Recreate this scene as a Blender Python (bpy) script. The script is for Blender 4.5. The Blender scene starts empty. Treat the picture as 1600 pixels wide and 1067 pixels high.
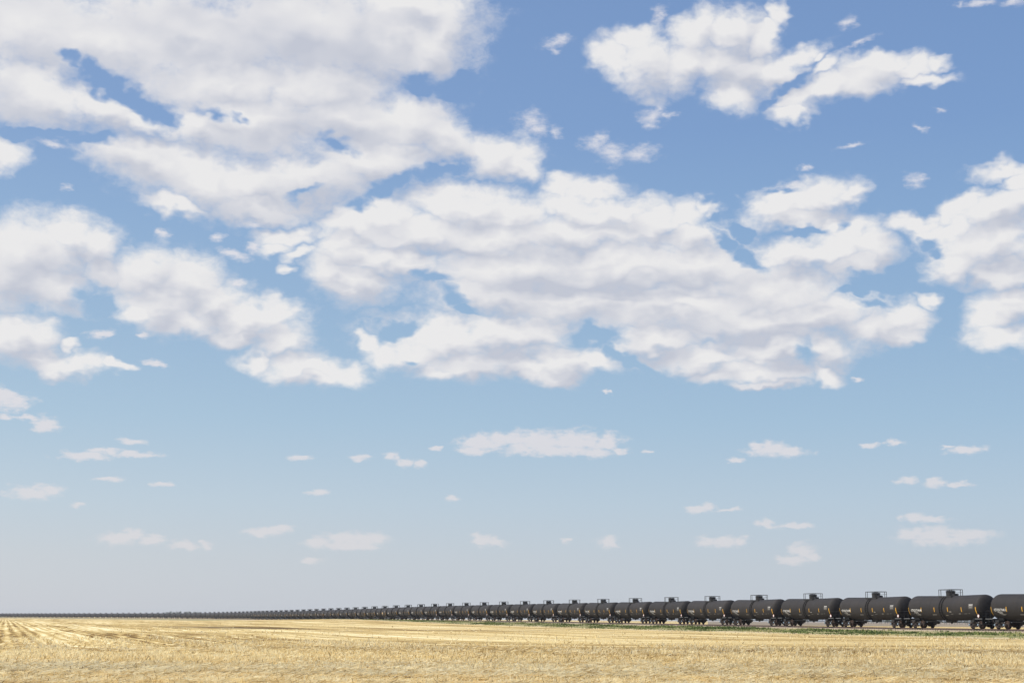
import bpy, bmesh, math, random
import numpy as np
from mathutils import Matrix, Vector

random.seed(7)
rng = np.random.default_rng(7)
scene = bpy.context.scene
COL = scene.collection
R = math.radians

# ------------------------------------------------------------------ camera
EYE = 1.65
LENS = 52.0
FPX = LENS / 36.0 * 1600.0
PITCH = math.atan(434.0 / FPX)
ROLL = R(0.39)
cd = bpy.data.cameras.new("camera")
cam = bpy.data.objects.new("camera", cd)
COL.objects.link(cam)
cd.lens = LENS
cd.sensor_width = 36.0
cd.clip_start = 0.5
cd.clip_end = 40000.0
cam.matrix_world = (Matrix.Translation((0, 0, EYE)) @ Matrix.Rotation(.0013, 4, 'Z') @ Matrix.Rotation(math.pi / 2 + PITCH, 4, 'X')
                    @ Matrix.Rotation(ROLL, 4, 'Z'))
scene.camera = cam
scene.view_settings.view_transform = 'Standard'
scene.view_settings.look = 'None'
scene.view_settings.exposure = 0.0
scene.view_settings.gamma = 1.0
scene.view_settings.use_curve_mapping = False
scene.render.engine = 'CYCLES'
scene.cycles.use_denoising = True
scene.cycles.volume_bounces = 0

# ------------------------------------------------------------------ sun
SUN_EL, SUN_AZ = R(46), R(-93)           # azimuth from +Y, clockwise
sd = bpy.data.lights.new("sun", 'SUN')
sd.energy = 4.9
sd.angle = R(0.5)
sd.color = (1.0, 0.955, 0.88)
sun = bpy.data.objects.new("sun", sd)
COL.objects.link(sun)
sdir = Vector((math.sin(SUN_AZ) * math.cos(SUN_EL), math.cos(SUN_AZ) * math.cos(SUN_EL), math.sin(SUN_EL)))
sun.rotation_euler = sdir.to_track_quat('Z', 'Y').to_euler()

# ------------------------------------------------------------------ node helpers
class NT:
    def __init__(s, tree):
        s.t = tree; s.n = tree.nodes; s.l = tree.links
    def _in(s, sock, v):
        if v is None: return
        if isinstance(v, bpy.types.NodeSocket): s.l.new(v, sock)
        else: sock.default_value = v
    def math(s, op, a, b=None, c=None, clamp=False):
        n = s.n.new('ShaderNodeMath'); n.operation = op; n.use_clamp = clamp
        for k, v in enumerate((a, b, c)): s._in(n.inputs[k], v)
        return n.outputs[0]
    def vmath(s, op, a, b=None, scale=None):
        n = s.n.new('ShaderNodeVectorMath'); n.operation = op
        s._in(n.inputs[0], a); s._in(n.inputs[1], b)
        if scale is not None: s._in(n.inputs['Scale'], scale)
        return n.outputs['Value'] if op in ('LENGTH', 'DOT_PRODUCT') else n.outputs[0]
    def sep(s, v):
        n = s.n.new('ShaderNodeSeparateXYZ'); s._in(n.inputs[0], v); return n.outputs
    def comb(s, x=0., y=0., z=0.):
        n = s.n.new('ShaderNodeCombineXYZ')
        for k, v in enumerate((x, y, z)): s._in(n.inputs[k], v)
        return n.outputs[0]
    def mapping(s, v, loc=(0, 0, 0), rot=(0, 0, 0), sc=(1, 1, 1)):
        n = s.n.new('ShaderNodeMapping'); n.vector_type = 'POINT'; s._in(n.inputs['Vector'], v)
        n.inputs['Location'].default_value = loc; n.inputs['Rotation'].default_value = rot
        n.inputs['Scale'].default_value = sc
        return n.outputs[0]
    def noise(s, v, scale=1., detail=2., rough=.5, dist=0., dim='3D', color=False, lac=2.0):
        n = s.n.new('ShaderNodeTexNoise'); n.noise_dimensions = dim; s._in(n.inputs['Vector'], v)
        n.inputs['Scale'].default_value = scale; n.inputs['Detail'].default_value = detail
        n.inputs['Roughness'].default_value = rough; n.inputs['Distortion'].default_value = dist
        n.inputs['Lacunarity'].default_value = lac
        return n.outputs['Color' if color else 'Fac']
    def rng(s, v, a, b, c=0., d=1., mode='LINEAR', clamp=True):
        n = s.n.new('ShaderNodeMapRange'); n.interpolation_type = mode; n.clamp = clamp
        for k, x in enumerate((v, a, b, c, d)): s._in(n.inputs[k], x)
        return n.outputs[0]
    def mix(s, f, a, b, mode='MIX'):
        n = s.n.new('ShaderNodeMix'); n.data_type = 'RGBA'; n.blend_type = mode; n.clamp_factor = True
        s._in(n.inputs[0], f)
        for k, v in ((6, a), (7, b)):
            if isinstance(v, tuple) and len(v) == 3: v = v + (1.,)
            s._in(n.inputs[k], v)
        return n.outputs[2]
    def ramp(s, f, stops, interp='LINEAR'):
        n = s.n.new('ShaderNodeValToRGB'); n.color_ramp.interpolation = interp
        e = n.color_ramp.elements
        while len(e) < len(stops): e.new(0.5)
        for k, (p, c) in enumerate(stops):
            e[k].position = p; e[k].color = tuple(c) + (1.,)
        s._in(n.inputs[0], f)
        return n.outputs[0]

def lin(r, g, b):
    f = lambda c: (c / 255.) / 12.92 if c / 255. <= .04045 else ((c / 255. + .055) / 1.055) ** 2.4
    return (f(r), f(g), f(b))

# ------------------------------------------------------------------ sky (world)
MW = cam.matrix_world.to_3x3()
def az_el(px, py):                 # bearing and elevation at which a cloud of the photograph stands
    d = (MW @ Vector((px - 800., -(py - 533.5), -FPX))).normalized()
    return math.atan2(d.x, d.y), math.asin(d.z)

world = bpy.data.worlds.new("World")
scene.world = world
world.use_nodes = True
try:
    world.cycles.sampling_method = 'MANUAL'; world.cycles.sample_map_resolution = 512
except Exception: pass
W = NT(world.node_tree)
W.n.clear()
out = W.n.new('ShaderNodeOutputWorld')
tc = W.n.new('ShaderNodeTexCoord')
D = tc.outputs['Generated']
dx, dy, dz = W.sep(D)
AZ = W.math('ARCTAN2', dx, dy)
EL = W.math('ARCSINE', dz)
P = W.comb(AZ, EL, 0.)

nish = W.n.new('ShaderNodeTexSky'); nish.sky_type = 'NISHITA'; nish.sun_disc = False
nish.sun_elevation = SUN_EL; nish.sun_rotation = SUN_AZ; nish.altitude = 600
nish.air_density = 1.0; nish.dust_density = 1.6; nish.ozone_density = 1.2
W.l.new(D, nish.inputs[0])
nsk = W.vmath('SCALE', nish.outputs[0], scale=0.1)
# clear-air colour by elevation: pale grey haze at the horizon, cleaner blue above
grad = W.ramp(W.rng(EL, 0., 1.3), [
    (0.00, lin(200, 206, 216)), (0.03, lin(196, 206, 217)), (0.058, lin(187, 205, 221)),
    (0.10, lin(168, 196, 220)), (0.145, lin(154, 185, 216)), (0.20, lin(141, 174, 213)),
    (0.25, lin(129, 162, 208)), (0.32, lin(122, 154, 202)), (0.6, lin(96, 134, 190)), (1.0, lin(80, 115, 178))])
# the side towards the sun is paler, the far side deeper
side = W.rng(AZ, -0.36, 0.36)
tint = W.mix(side, (1.09, 1.05, 1.01), (0.95, 0.97, 0.985))
own = W.vmath('MULTIPLY', grad, tint)
sky = W.mix(0.90, nsk, own)

# --- clouds: x, y, rx, ry, tilt (clockwise), as they stand in the sky
BIG = [
 (60,40,200,80,0),(120,60,220,60,0),(300,60,230,85,0),(480,50,210,95,0),(620,50,120,75,0),(665,75,70,60,0),(690,40,50,48,0),(640,10,110,40,0),
 (350,125,150,55,0),(500,140,130,60,0),(60,145,110,52,5),(160,165,100,34,18),(215,185,60,22,10),(300,192,46,38,0),
 (400,190,170,60,0),(540,190,150,55,0),(640,190,70,55,20),(690,215,75,42,15),(760,240,80,34,8),(810,252,44,24,5),
 (230,245,90,40,12),(300,275,110,48,5),(390,290,140,48,0),(480,280,120,48,-5),(580,250,120,45,0),(400,325,85,22,0),(270,318,55,16,10),
 (8,238,36,30,0),
 (50,395,100,55,0),(110,370,55,32,0),(150,385,45,35,10),(20,430,100,58,0),(90,455,75,40,0),(170,420,45,25,0),
 (235,432,70,46,0),(290,440,62,50,0),(330,470,55,36,0),(250,475,75,34,0),(290,500,90,22,3),(390,500,80,28,4),(430,490,34,24,0),(380,520,60,15,0),(210,490,30,20,0),
 (15,525,80,36,0),(60,530,40,28,0),(90,568,75,19,4),(60,560,45,18,0),(135,568,40,16,0),(180,573,26,8,0),(112,542,18,10,0),
 (440,530,48,28,0),(400,560,30,18,0),(460,572,50,28,0),(500,578,48,25,0),(535,585,34,24,0),(500,592,60,15,0),
 (450,368,52,16,-5),(430,388,34,12,-5),(470,398,32,14,-25),(447,425,15,8,0),
 (545,345,55,28,-10),(600,335,80,32,0),(690,320,60,34,0),(740,330,90,34,0),(640,360,150,34,0),(540,380,55,26,-10),(520,430,46,38,0),(560,440,62,38,0),(580,400,110,30,0),(640,410,70,24,0),(540,455,50,16,0),
 (800,335,80,32,0),(880,285,30,20,0),(920,290,48,24,0),(895,320,60,26,0),(940,330,90,24,0),(780,370,160,40,0),(900,365,180,40,0),(1010,350,70,28,0),(1060,335,46,24,-10),(1080,370,70,36,0),(1100,320,20,12,0),
 (820,420,180,48,0),(960,420,200,50,0),(1080,420,150,44,0),(780,460,120,34,0),(900,470,200,42,0),(1050,480,220,48,0),(1200,450,120,50,0),(1180,500,180,42,0),
 (700,525,120,36,0),(640,545,60,26,0),(590,548,34,24,0),(572,530,18,14,0),(740,560,110,26,0),(680,575,34,18,0),(790,520,120,30,0),(880,565,60,30,0),(870,588,40,14,0),(930,560,40,22,8),(830,575,60,18,0),
 (1020,530,110,26,0),(1090,560,100,24,0),(1120,590,46,14,0),(1190,580,90,22,0),(1220,545,120,26,0),(1200,600,60,8,0),(1290,545,46,32,0),(1290,585,24,16,0),
 (1290,490,110,38,0),(1370,510,60,30,-5),(1410,500,36,26,-10),(1400,525,40,14,-12),(1340,470,50,18,0),
 (1210,325,60,24,-8),(1270,310,75,24,-6),(1330,302,30,18,0),(1250,340,70,18,0),(1330,360,34,26,-15),(1360,385,44,38,0),(1300,390,80,26,-8),(1240,400,80,26,0),(1330,410,54,16,-8),(1300,350,26,16,0),
 (1560,265,44,14,0),(1590,285,34,20,0),(1500,318,40,18,-25),(1560,325,80,30,-6),(1440,345,46,16,-8),(1480,355,50,24,0),(1545,380,90,40,0),(1500,410,54,26,0),(1570,420,70,28,0),
 (1580,470,60,34,0),(1545,490,36,34,-10),(1570,530,58,22,0),(1448,468,20,12,0),
 (955,90,30,38,-15),(985,60,32,22,0),(1010,95,56,44,0),(1070,95,66,40,-10),(1090,55,52,42,-20),(1140,50,60,38,0),(1120,90,80,44,0),(1160,110,60,40,0),(1145,145,40,32,0),(1215,110,56,32,10),(1185,60,30,26,0),(1240,85,50,18,-5),(1212,20,15,18,0),(1200,45,15,12,-20),(1280,85,14,9,0),
 (1370,105,64,24,0),(1350,130,80,30,-8),(1300,140,60,22,-12),(1250,155,44,24,0),(1420,108,40,20,-5),(1460,98,22,12,-20),(1445,125,40,10,0),(1240,178,34,14,0),(1290,105,22,12,-25),
]
HOLES = [
 (95,88,22,8,25),(140,112,30,12,30),(180,132,34,15,32),(225,155,40,16,32),(262,172,24,12,25),(330,178,32,8,18),(375,188,26,6,5),(300,158,20,5,30),
 (160,220,34,9,-5),(70,208,60,6,4),(535,234,26,9,8),(690,262,46,10,-15),(655,125,24,12,10),(720,135,24,16,-10),(610,290,44,10,-30),(480,302,26,6,-15),(560,322,22,10,-30),
 (678,434,24,8,10),(716,466,24,10,30),(735,485,16,6,20),(620,512,42,9,-12),
 (1012,366,30,4,4),(1135,378,26,8,45),(1168,402,28,9,30),(1155,360,14,10,20),(1255,362,24,7,0),(1320,352,10,10,-30),
 (1220,302,20,6,0),(1370,440,34,15,0),(1335,446,22,7,0),(1362,470,30,7,24),
 (930,524,42,9,4),(955,545,15,8,50),(985,562,34,7,30),(1010,402,30,5,0),
 (1225,572,30,4,-10),(1160,370,10,8,0),(1262,552,14,18,0),(640,555,12,6,0),
 (130,458,30,15,-30),(145,470,22,22,0),(1460,372,14,10,-50),(1470,390,10,10,0),
 (1150,75,1,1,0),(1238,134,34,7,-28),(1212,158,16,8,-30),
]
SMALL = [
 (20,628,34,15,0),(0,618,30,14,0),(70,663,24,13,0),(44,651,14,5,0),(10,650,16,6,0),(208,690,24,6,0),(160,705,34,5,0),(210,710,40,5,0),(130,712,40,7,0),
 (170,748,26,4,0),(250,756,22,4,0),(50,770,44,11,0),(75,764,24,9,0),(120,788,12,5,0),
 (185,842,32,10,0),(205,835,18,12,0),(238,843,20,9,0),(288,851,24,7,0),(323,850,9,8,0),(420,829,22,9,0),(405,832,26,6,0),(440,826,18,8,0),
 (495,846,22,10,0),(540,842,40,12,0),(575,842,32,12,0),(550,853,46,8,0),(485,876,22,5,0),(497,769,22,5,0),(470,715,20,5,0),(562,715,18,5,0),
 (613,712,14,6,0),(632,722,14,8,0),(655,724,9,7,0),(680,700,10,3,0),
 (750,692,34,14,0),(790,686,50,14,0),(840,690,70,18,0),(900,690,60,18,0),(950,690,20,15,0),(930,708,30,7,0),(860,703,100,9,0),(740,704,30,7,0),(965,703,14,6,0),
 (1205,702,34,12,0),(1235,705,28,9,0),(1150,717,14,5,0),(1180,697,16,6,0),(1360,696,14,6,0),(1395,691,16,5,0),(1510,703,30,7,0),(1478,698,14,4,0),
 (1462,754,22,8,0),(1495,757,26,4,0),(1415,750,18,6,0),(1092,795,24,6,0),(1108,792,12,7,0),(1140,797,20,3,0),(1193,818,16,7,0),(1240,821,34,5,0),
 (1105,846,18,10,0),(1130,846,34,9,0),(1158,844,14,7,0),(948,846,16,12,0),(955,848,14,9,0),(883,844,10,5,0),(892,842,8,4,0),(752,843,18,10,0),(772,846,20,8,0),(710,779,12,4,0),
 (1255,862,20,14,0),(1268,866,12,10,0),(1240,874,24,8,0),(1425,808,18,8,0),(1460,811,24,6,0),(1425,834,28,12,0),(1460,835,44,13,0),(1510,836,46,10,0),(1475,845,60,8,0),
 (868,66,26,10,-5),(880,60,14,8,0),(865,80,10,6,0),(1345,66,26,5,-22),(1325,36,16,10,-10),(1030,22,13,14,10),(1018,183,26,13,-5),(1030,172,13,10,-20),(1015,196,16,8,0),(1045,180,12,6,0),
 (828,188,24,18,0),(845,202,20,13,0),(868,208,12,9,-10),(930,225,24,14,20),(955,238,30,18,15),(1000,240,32,14,-5),(940,215,14,10,0),
 (1530,4,34,8,0),(1585,3,30,8,0),(1503,8,8,7,0),(1240,290,24,6,-5),(1430,282,18,12,20),(1470,172,9,4,0),(1440,200,14,6,30),(1330,228,26,4,-10),(1258,262,10,6,0),
 (160,522,26,7,-5),(220,525,12,6,0),(245,568,20,5,5),(340,370,13,7,0),(255,364,10,8,0),(365,397,28,9,5),(395,385,12,12,0),(370,443,10,8,0),(105,293,10,6,0),(85,225,22,6,5),(395,350,20,8,0),
 (790,310,10,5,0),(950,612,5,3,0),(1340,593,10,5,0),(1010,705,8,3,0),
]
DARK = [ # thicker, greyer undersides
 (330,35,110,45,0,.8),(470,75,120,42,5,1.),(400,100,90,30,0,.7),(700,95,60,30,0,.5),(560,110,110,26,0,.7),(90,135,80,26,0,.4),(150,185,120,16,8,.8),(40,180,70,18,0,.5),(560,205,90,26,0,.7),(480,215,90,20,0,.5),(640,240,90,14,12,.5),(350,215,60,14,0,.5),
 (70,465,110,26,0,.9),(60,425,100,24,0,.5),(280,470,75,20,8,.9),(300,490,60,12,0,.5),(30,555,60,14,0,.5),(420,520,50,14,0,.7),(100,570,60,9,0,.3),
 (700,400,150,12,0,.9),(620,385,90,12,0,.5),(560,400,60,8,0,.5),(950,435,160,12,0,.8),(870,450,110,18,0,1.),(850,445,60,16,0,.7),(1080,455,150,12,0,.7),(960,470,120,12,0,.7),(1060,490,160,12,0,.9),(1240,510,110,16,0,.9),(1290,490,60,14,0,.8),(1190,440,60,16,0,.5),
 (790,555,90,12,0,.8),(890,545,70,10,0,.5),(1180,540,110,10,0,.8),(1120,520,90,8,0,.5),(1160,565,80,8,0,.4),(920,405,70,8,0,.5),(720,545,60,10,0,.4),(620,395,120,8,0,.5),
 (1560,400,80,16,0,.7),(1550,430,70,12,0,.5),(1560,470,60,12,0,.4),(1290,335,60,10,-5,.3),(1300,410,60,8,-5,.3),
 (1140,110,60,24,20,.7),(1160,130,40,20,20,.5),(1030,110,50,16,0,.4),(1370,135,60,12,-8,.3),
]

TILTS = (-28., -18., -9., 0., 9., 18., 30., 45.)
def turned(nt, vec, t):            # the sky coordinate turned by a tilt
    if t == 0.: return vec
    c, s_ = math.cos(R(t)), math.sin(R(t))
    return nt.comb(nt.vmath('DOT_PRODUCT', vec, (c, -s_, 0.)), nt.vmath('DOT_PRODUCT', vec, (s_, c, 0.)), 0.)
def blob_chain(nt, vec, items, grow=1 / .72, weighted=False, box=None, floor=0.):
    """distance field of the ellipses: 1 at a centre, 0 at its rim (or the weighted sum of soft discs)"""
    stack = []
    V = {}
    for it in items:
        px, py, rx, ry, tilt = it[:5]
        if box is not None:            # only the shapes that can reach this part of the sky
            a, e = az_el(px, py); m = .035 + max(rx, ry) * 1.3 * grow / FPX if abs(tilt) > 12 else .035 + rx * 1.3 * grow / FPX
            me = .035 + (max(rx * .55, ry) if abs(tilt) > 12 else ry + rx * .2) * 1.3 * grow / FPX
            if a + m < box[0] or a - m > box[1] or e + me < box[2] or e - me > box[3]: continue
        t = min(TILTS, key=lambda k: abs(k - tilt))
        a, e = az_el(px, py)
        a2, _ = az_el(px + 20, py); _, e2 = az_el(px, py - 20)
        kx = abs(a2 - a) / 20.; ky = abs(e2 - e) / 20.
        sx, sy = 1 / (rx * kx * grow), 1 / (ry * ky * grow)
        c, s_ = math.cos(R(t)), math.sin(R(t))
        ca, ce = a * c - e * s_, a * s_ + e * c
        n = nt.n.new('ShaderNodeVectorMath'); n.operation = 'MULTIPLY_ADD'
        if t not in V: V[t] = turned(nt, vec, t)
        nt.l.new(V[t], n.inputs[0]); n.inputs[1].default_value = (sx, sy, 0.)
        n.inputs[2].default_value = (-ca * sx, -ce * sy, 0.)
        if weighted:
            g = nt.n.new('ShaderNodeTexGradient'); g.gradient_type = 'QUADRATIC_SPHERE'
            nt.l.new(n.outputs[0], g.inputs[0])
            v, op = nt.math('MULTIPLY', g.outputs['Fac'], it[5]), 'ADD'
        else:
            v, op = nt.vmath('LENGTH', n.outputs[0]), 'MINIMUM'
        lvl = 0                        # merged pairwise as they come: a shallow tree, not a long chain
        while stack and stack[-1][0] == lvl:
            v = nt.math(op, stack.pop()[1], v); lvl += 1
        stack.append((lvl, v))
    if not stack: return None
    while len(stack) > 1:
        v = stack.pop()[1]; l_, u = stack.pop(); stack.append((l_, nt.math(op, u, v)))
    acc = stack[0][1]
    return acc if weighted else nt.math('MAXIMUM', nt.math('SUBTRACT', 1., acc), floor)

G = W
ps = G.vmath('MULTIPLY', P, (1.0, 1.5, 1.0))
# billowing outline: the shape itself is pushed about by noise
w1 = G.noise(ps, 16., 3., .58, color=True, dim='2D')
w2 = G.noise(G.vmath('ADD', ps, (3.7, 1.2, 0.)), 60., 2., .6, color=True, dim='2D')
off = G.vmath('SCALE', G.vmath('SUBTRACT', w1, (.5, .5, .5)), scale=.024)
off2 = G.vmath('SCALE', G.vmath('SUBTRACT', w2, (.5, .5, .5)), scale=.011)
q = G.vmath('ADD', G.vmath('ADD', P, off), off2)
SUNSTEP = (-.006, .011, 0.)               # a step towards the sun
q1 = G.vmath('ADD', q, SUNSTEP)
away = G.math('MAXIMUM', G.rng(G.math('ABSOLUTE', AZ), .36, .46), G.rng(EL, .42, .52))
gen = G.rng(G.noise(G.vmath('MULTIPLY', P, (1., 2., 1.)), 3.2, 3., .5, dim='2D'), .50, .72, 0., .9)
gen = G.math('MULTIPLY', gen, away)
fb0 = G.noise(ps, 24., 8., .66, dim='2D')
fb1 = G.noise(G.vmath('ADD', ps, (SUNSTEP[0], SUNSTEP[1] * 1.5, 0.)), 15., 2.5, .5, dim='2D')
fb0c = G.noise(ps, 15., 2.5, .5, dim='2D')
AMP = .80
fb = G.math('MULTIPLY_ADD', G.math('SUBTRACT', fb0, .5), AMP, gen)
fbw = G.noise(G.vmath('ADD', ps, G.vmath('SCALE', w2, scale=.012)), 105., 4., .62, dim='2D')
fb = G.math('MULTIPLY_ADD', G.math('SUBTRACT', fbw, .5), .38, fb)
fl = G.math('MULTIPLY', G.math('SUBTRACT', fb0c, fb1), 1.0)
Pw = G.vmath('ADD', P, G.vmath('SCALE', G.vmath('SUBTRACT', G.noise(G.vmath('MULTIPLY', P, (1., 1.6, 1.)), 18., 2., .5, color=True, dim='2D'), (.5, .5, .5)), scale=.05))
ps2 = G.vmath('MULTIPLY', P, (1., 2.0, 1.))
ws = G.noise(ps2, 80., 4., .6, color=True, dim='2D')
qs = G.vmath('ADD', P, G.vmath('MULTIPLY', G.vmath('SUBTRACT', ws, (.5, .5, .5)), (.013, .006, 0.)))
fs = G.math('MULTIPLY', G.math('SUBTRACT', G.noise(ps2, 110., 5., .62, dim='2D'), .5), .95)
below = W.rng(dz, -.02, -.001)
GIN = [('q', q, 'Vector'), ('q1', q1, 'Vector'), ('Pw', Pw, 'Vector'), ('qs', qs, 'Vector'), ('fb', fb, 'Float'), ('fl', fl, 'Float'),
       ('fs', fs, 'Float'), ('EL', EL, 'Float'), ('sky', sky, 'Color'), ('below', below, 'Float')]
PATCHES = []
def patch(box):
    """the clouds of one part of the sky, as a node group that ends in a Background"""
    g = bpy.data.node_groups.new("clouds", 'ShaderNodeTree')
    for n_, _, ty in GIN: g.interface.new_socket(n_, in_out='INPUT', socket_type='NodeSocket' + ty)
    g.interface.new_socket('Background', in_out='OUTPUT', socket_type='NodeSocketShader')
    T = NT(g); gi = g.nodes.new('NodeGroupInput'); go = g.nodes.new('NodeGroupOutput')
    I = {n_: gi.outputs[k] for k, (n_, _, _) in enumerate(GIN)}
    big = hol = b1 = dark = sm = None
    if box:
        PATCHES.append(box); u = len(PATCHES) * 1e-6     # keeps each patch's maths its own
        for k in ('q', 'q1', 'Pw', 'qs'): I[k] = T.vmath('ADD', I[k], (u, 0., 0.))
        big = blob_chain(T, I['q'], BIG, box=box, floor=-.30)
        hol = blob_chain(T, I['q'], [h for h in HOLES if h[3] > 5], grow=1.6, box=box)
        b1 = blob_chain(T, I['q1'], [k for k in BIG if k[2] * k[3] > 1300], box=box)
        dark = blob_chain(T, I['Pw'], DARK, grow=1.35, weighted=True, box=box)
        sm = blob_chain(T, I['qs'], SMALL, grow=1.65, box=box)
    u = len(PATCHES) * 1e-6
    col = I['sky']
    d0 = T.math('ADD', I['fb'], u); lit = T.math('ADD', I['fl'], u)
    if big: d0 = T.math('ADD', d0, big); lit = T.math('ADD', lit, T.math('MAXIMUM', big, 0.))
    elif box: d0 = T.math('SUBTRACT', d0, .30)
    if b1: lit = T.math('SUBTRACT', lit, b1)
    if hol: d0 = T.math('SUBTRACT', d0, T.math('MULTIPLY', hol, .76))
    a_big = T.rng(d0, *EDGE, mode='SMOOTHSTEP')
    shade = T.math('MULTIPLY_ADD', lit, LITK, LIT0)
    if dark: shade = T.math('SUBTRACT', shade, T.math('MULTIPLY', dark, DARKK))
    shade = T.math('SUBTRACT', shade, T.rng(d0, .35, 1.1, 0., .16), clamp=True)
    c_cloud = T.ramp(shade, CLOUD)
    if sm:
        d = T.math('ADD', sm, I['fs'])
        a_sm = T.math('MULTIPLY', T.rng(d, .18, T.rng(I['EL'], .16, .3, .78, 1.25), mode='SMOOTHSTEP'), T.rng(I['EL'], .0, .15, .50, .90))
        c_sm = T.mix(T.rng(I['EL'], .03, .22), lin(226, 221, 222), lin(226, 225, 231))
    # thin veil scattered round the big clouds
    veil = T.math('MULTIPLY', T.rng(d0, -.08, .25, mode='SMOOTHSTEP'), VEIL)
    veil = T.math('MULTIPLY', veil, T.rng(I['EL'], .12, .2))
    col = T.mix(veil, col, lin(214, 220, 232))
    if sm: col = T.mix(a_sm, col, c_sm)
    col = T.mix(T.math('MULTIPLY', a_big, .97), col, c_cloud)
    col = T.mix(I['below'], (.25, .22, .15), col)   # below the horizon: the light that fields throw back
    b = g.nodes.new('ShaderNodeBackground'); b.inputs['Strength'].default_value = 0.1
    g.links.new(T.vmath('SCALE', col, scale=10.), b.inputs['Color'])
    g.links.new(b.outputs[0], go.inputs[0])
    n = W.n.new('ShaderNodeGroup'); n.node_tree = g
    for k, (_, v, _) in enumerate(GIN): W.l.new(v, n.inputs[k])
    return n.outputs[0]
EDGE = (.0, .66); SEDGE = (.18, .78); LITK, LIT0, DARKK, VEIL = 1.35, .66, .50, .16
CLOUD = [(0.0, lin(196, 200, 212)), (.35, lin(210, 212, 220)), (.65, lin(224, 224, 228)), (1., lin(236, 235, 235))]
def choose(sock, thr, lo, hi):     # below the threshold lo, above it hi
    m = W.n.new('ShaderNodeMixShader'); W.l.new(W.math('GREATER_THAN', sock, thr), m.inputs[0])
    W.l.new(lo, m.inputs[1]); W.l.new(hi, m.inputs[2]); return m.outputs[0]
AZS = [-.47, -.2, -.1, 0., .1, .2, .47]
ELS = [-.02, .055, .10, .16, .22, .29, .53]
def rows(a0, a1, e):               # binary choice over the rows
    if len(e) == 2: return patch((a0, a1, e[0], e[1]))
    m = len(e) // 2
    return choose(EL, e[m], rows(a0, a1, e[:m + 1]), rows(a0, a1, e[m:]))
def cols(a):
    if len(a) == 2: return rows(a[0], a[1], ELS)
    m = len(a) // 2
    return choose(AZ, a[m], cols(a[:m + 1]), cols(a[m:]))
inside = W.math('MULTIPLY', W.math('LESS_THAN', W.math('ABSOLUTE', AZ), .469), W.math('LESS_THAN', W.math('ABSOLUTE', W.math('SUBTRACT', EL, .25)), .27))
allsky = choose(inside, .5, patch(None), cols(AZS))
W.l.new(allsky, out.inputs[0])

# ------------------------------------------------------------------ materials
def material(name, base, rough=.6, spec=.5, metal=0., fn=None):
    m = bpy.data.materials.new(name); m.use_nodes = True
    N = NT(m.node_tree); b = m.node_tree.nodes['Principled BSDF']
    b.inputs['Base Color'].default_value = tuple(base) + (1.,)
    b.inputs['Roughness'].default_value = rough
    b.inputs['Specular IOR Level'].default_value = spec
    b.inputs['Metallic'].default_value = metal
    if fn: fn(N, b)
    return m
def objco(N):
    return N.n.new('ShaderNodeTexCoord').outputs['Object']
def geomP(N):
    return N.n.new('ShaderNodeNewGeometry').outputs['Position']

def f_tank(N, b):
    o = objco(N)
    info = N.n.new('ShaderNodeObjectInfo')
    x, y, z = N.sep(o)
    streak = N.noise(N.vmath('MULTIPLY', o, (2.2, .5, .35)), 1.6, 5., .6)
    dust = N.noise(o, .6, 4., .6)
    c = N.mix(N.rng(streak, .35, .72), (.0225, .0195, .019), (.029, .0255, .0245))
    c = N.mix(N.math('MULTIPLY', N.rng(dust, .45, .75), .35), c, (.048, .042, .038))
    # rolled steel courses: faint tone change from plate to plate
    plate = N.noise(N.comb(N.math('FLOOR', N.math('MULTIPLY', x, .41)), info.outputs['Random'], 0.), 5.3, 0.)
    c = N.mix(.5, c, N.vmath('SCALE', c, scale=N.rng(plate, .2, .8, .86, 1.14)))
    c = N.vmath('SCALE', c, scale=N.rng(info.outputs['Random'], 0., 1., .90, 1.12))
    N.l.new(c, b.inputs['Base Color'])
    N.l.new(N.rng(dust, .3, .7, .62, .8), b.inputs['Roughness'])
M = {}
M['tank'] = material('black_tank_paint', (.055, .05, .048), .5, .25, fn=f_tank)
M['black'] = material('black_steel', (.022, .021, .022), .6, .4)
M['nearblack'] = material('near_black_steel', (.010, .010, .010), .8, .2)  # darkest of the steels, for ladder stiles and tank saddles
M['grate'] = material('dark_grating', (.03, .03, .032), .7, .3)
M['iron'] = material('weathered_cast_iron', (.045, .038, .034), .75, .3,
    fn=lambda N, b: N.l.new(N.mix(N.rng(N.noise(objco(N), 2.5, 4., .6), .4, .65), (.026, .024, .024), (.062, .042, .032)), b.inputs['Base Color']))
M['wheel'] = material('rusty_wheel_steel', (.07, .045, .035), .7, .3,
    fn=lambda N, b: N.l.new(N.mix(N.rng(N.noise(objco(N), 3., 4., .6), .4, .62), (.032, .025, .022), (.085, .045, .030)), b.inputs['Base Color']))
M['cap'] = material('bearing_cap_paint', (.20, .27, .34), .45, .5)
M['yellow'] = material('yellow_reflective_tape', (.72, .38, .03), .5, .4)
M['white'] = material('white_stencil_paint', (.80, .78, .75), .7, .3)
M['dim'] = material('dusty_stencil_paint', (.27, .255, .235), .8, .2)
M['placard'] = material('placard_white', (.80, .76, .76), .5, .4)
M['placard_red'] = material('placard_red', (.55, .10, .10), .5, .4)
M['lightgrey'] = material('worn_grey_edge', (.13, .13, .13), .6, .4)
M['rail'] = material('rusty_rail', (.09, .055, .045), .55, .5)
M['tie'] = material('weathered_timber', (.19, .16, .13), .9, .1)

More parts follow.
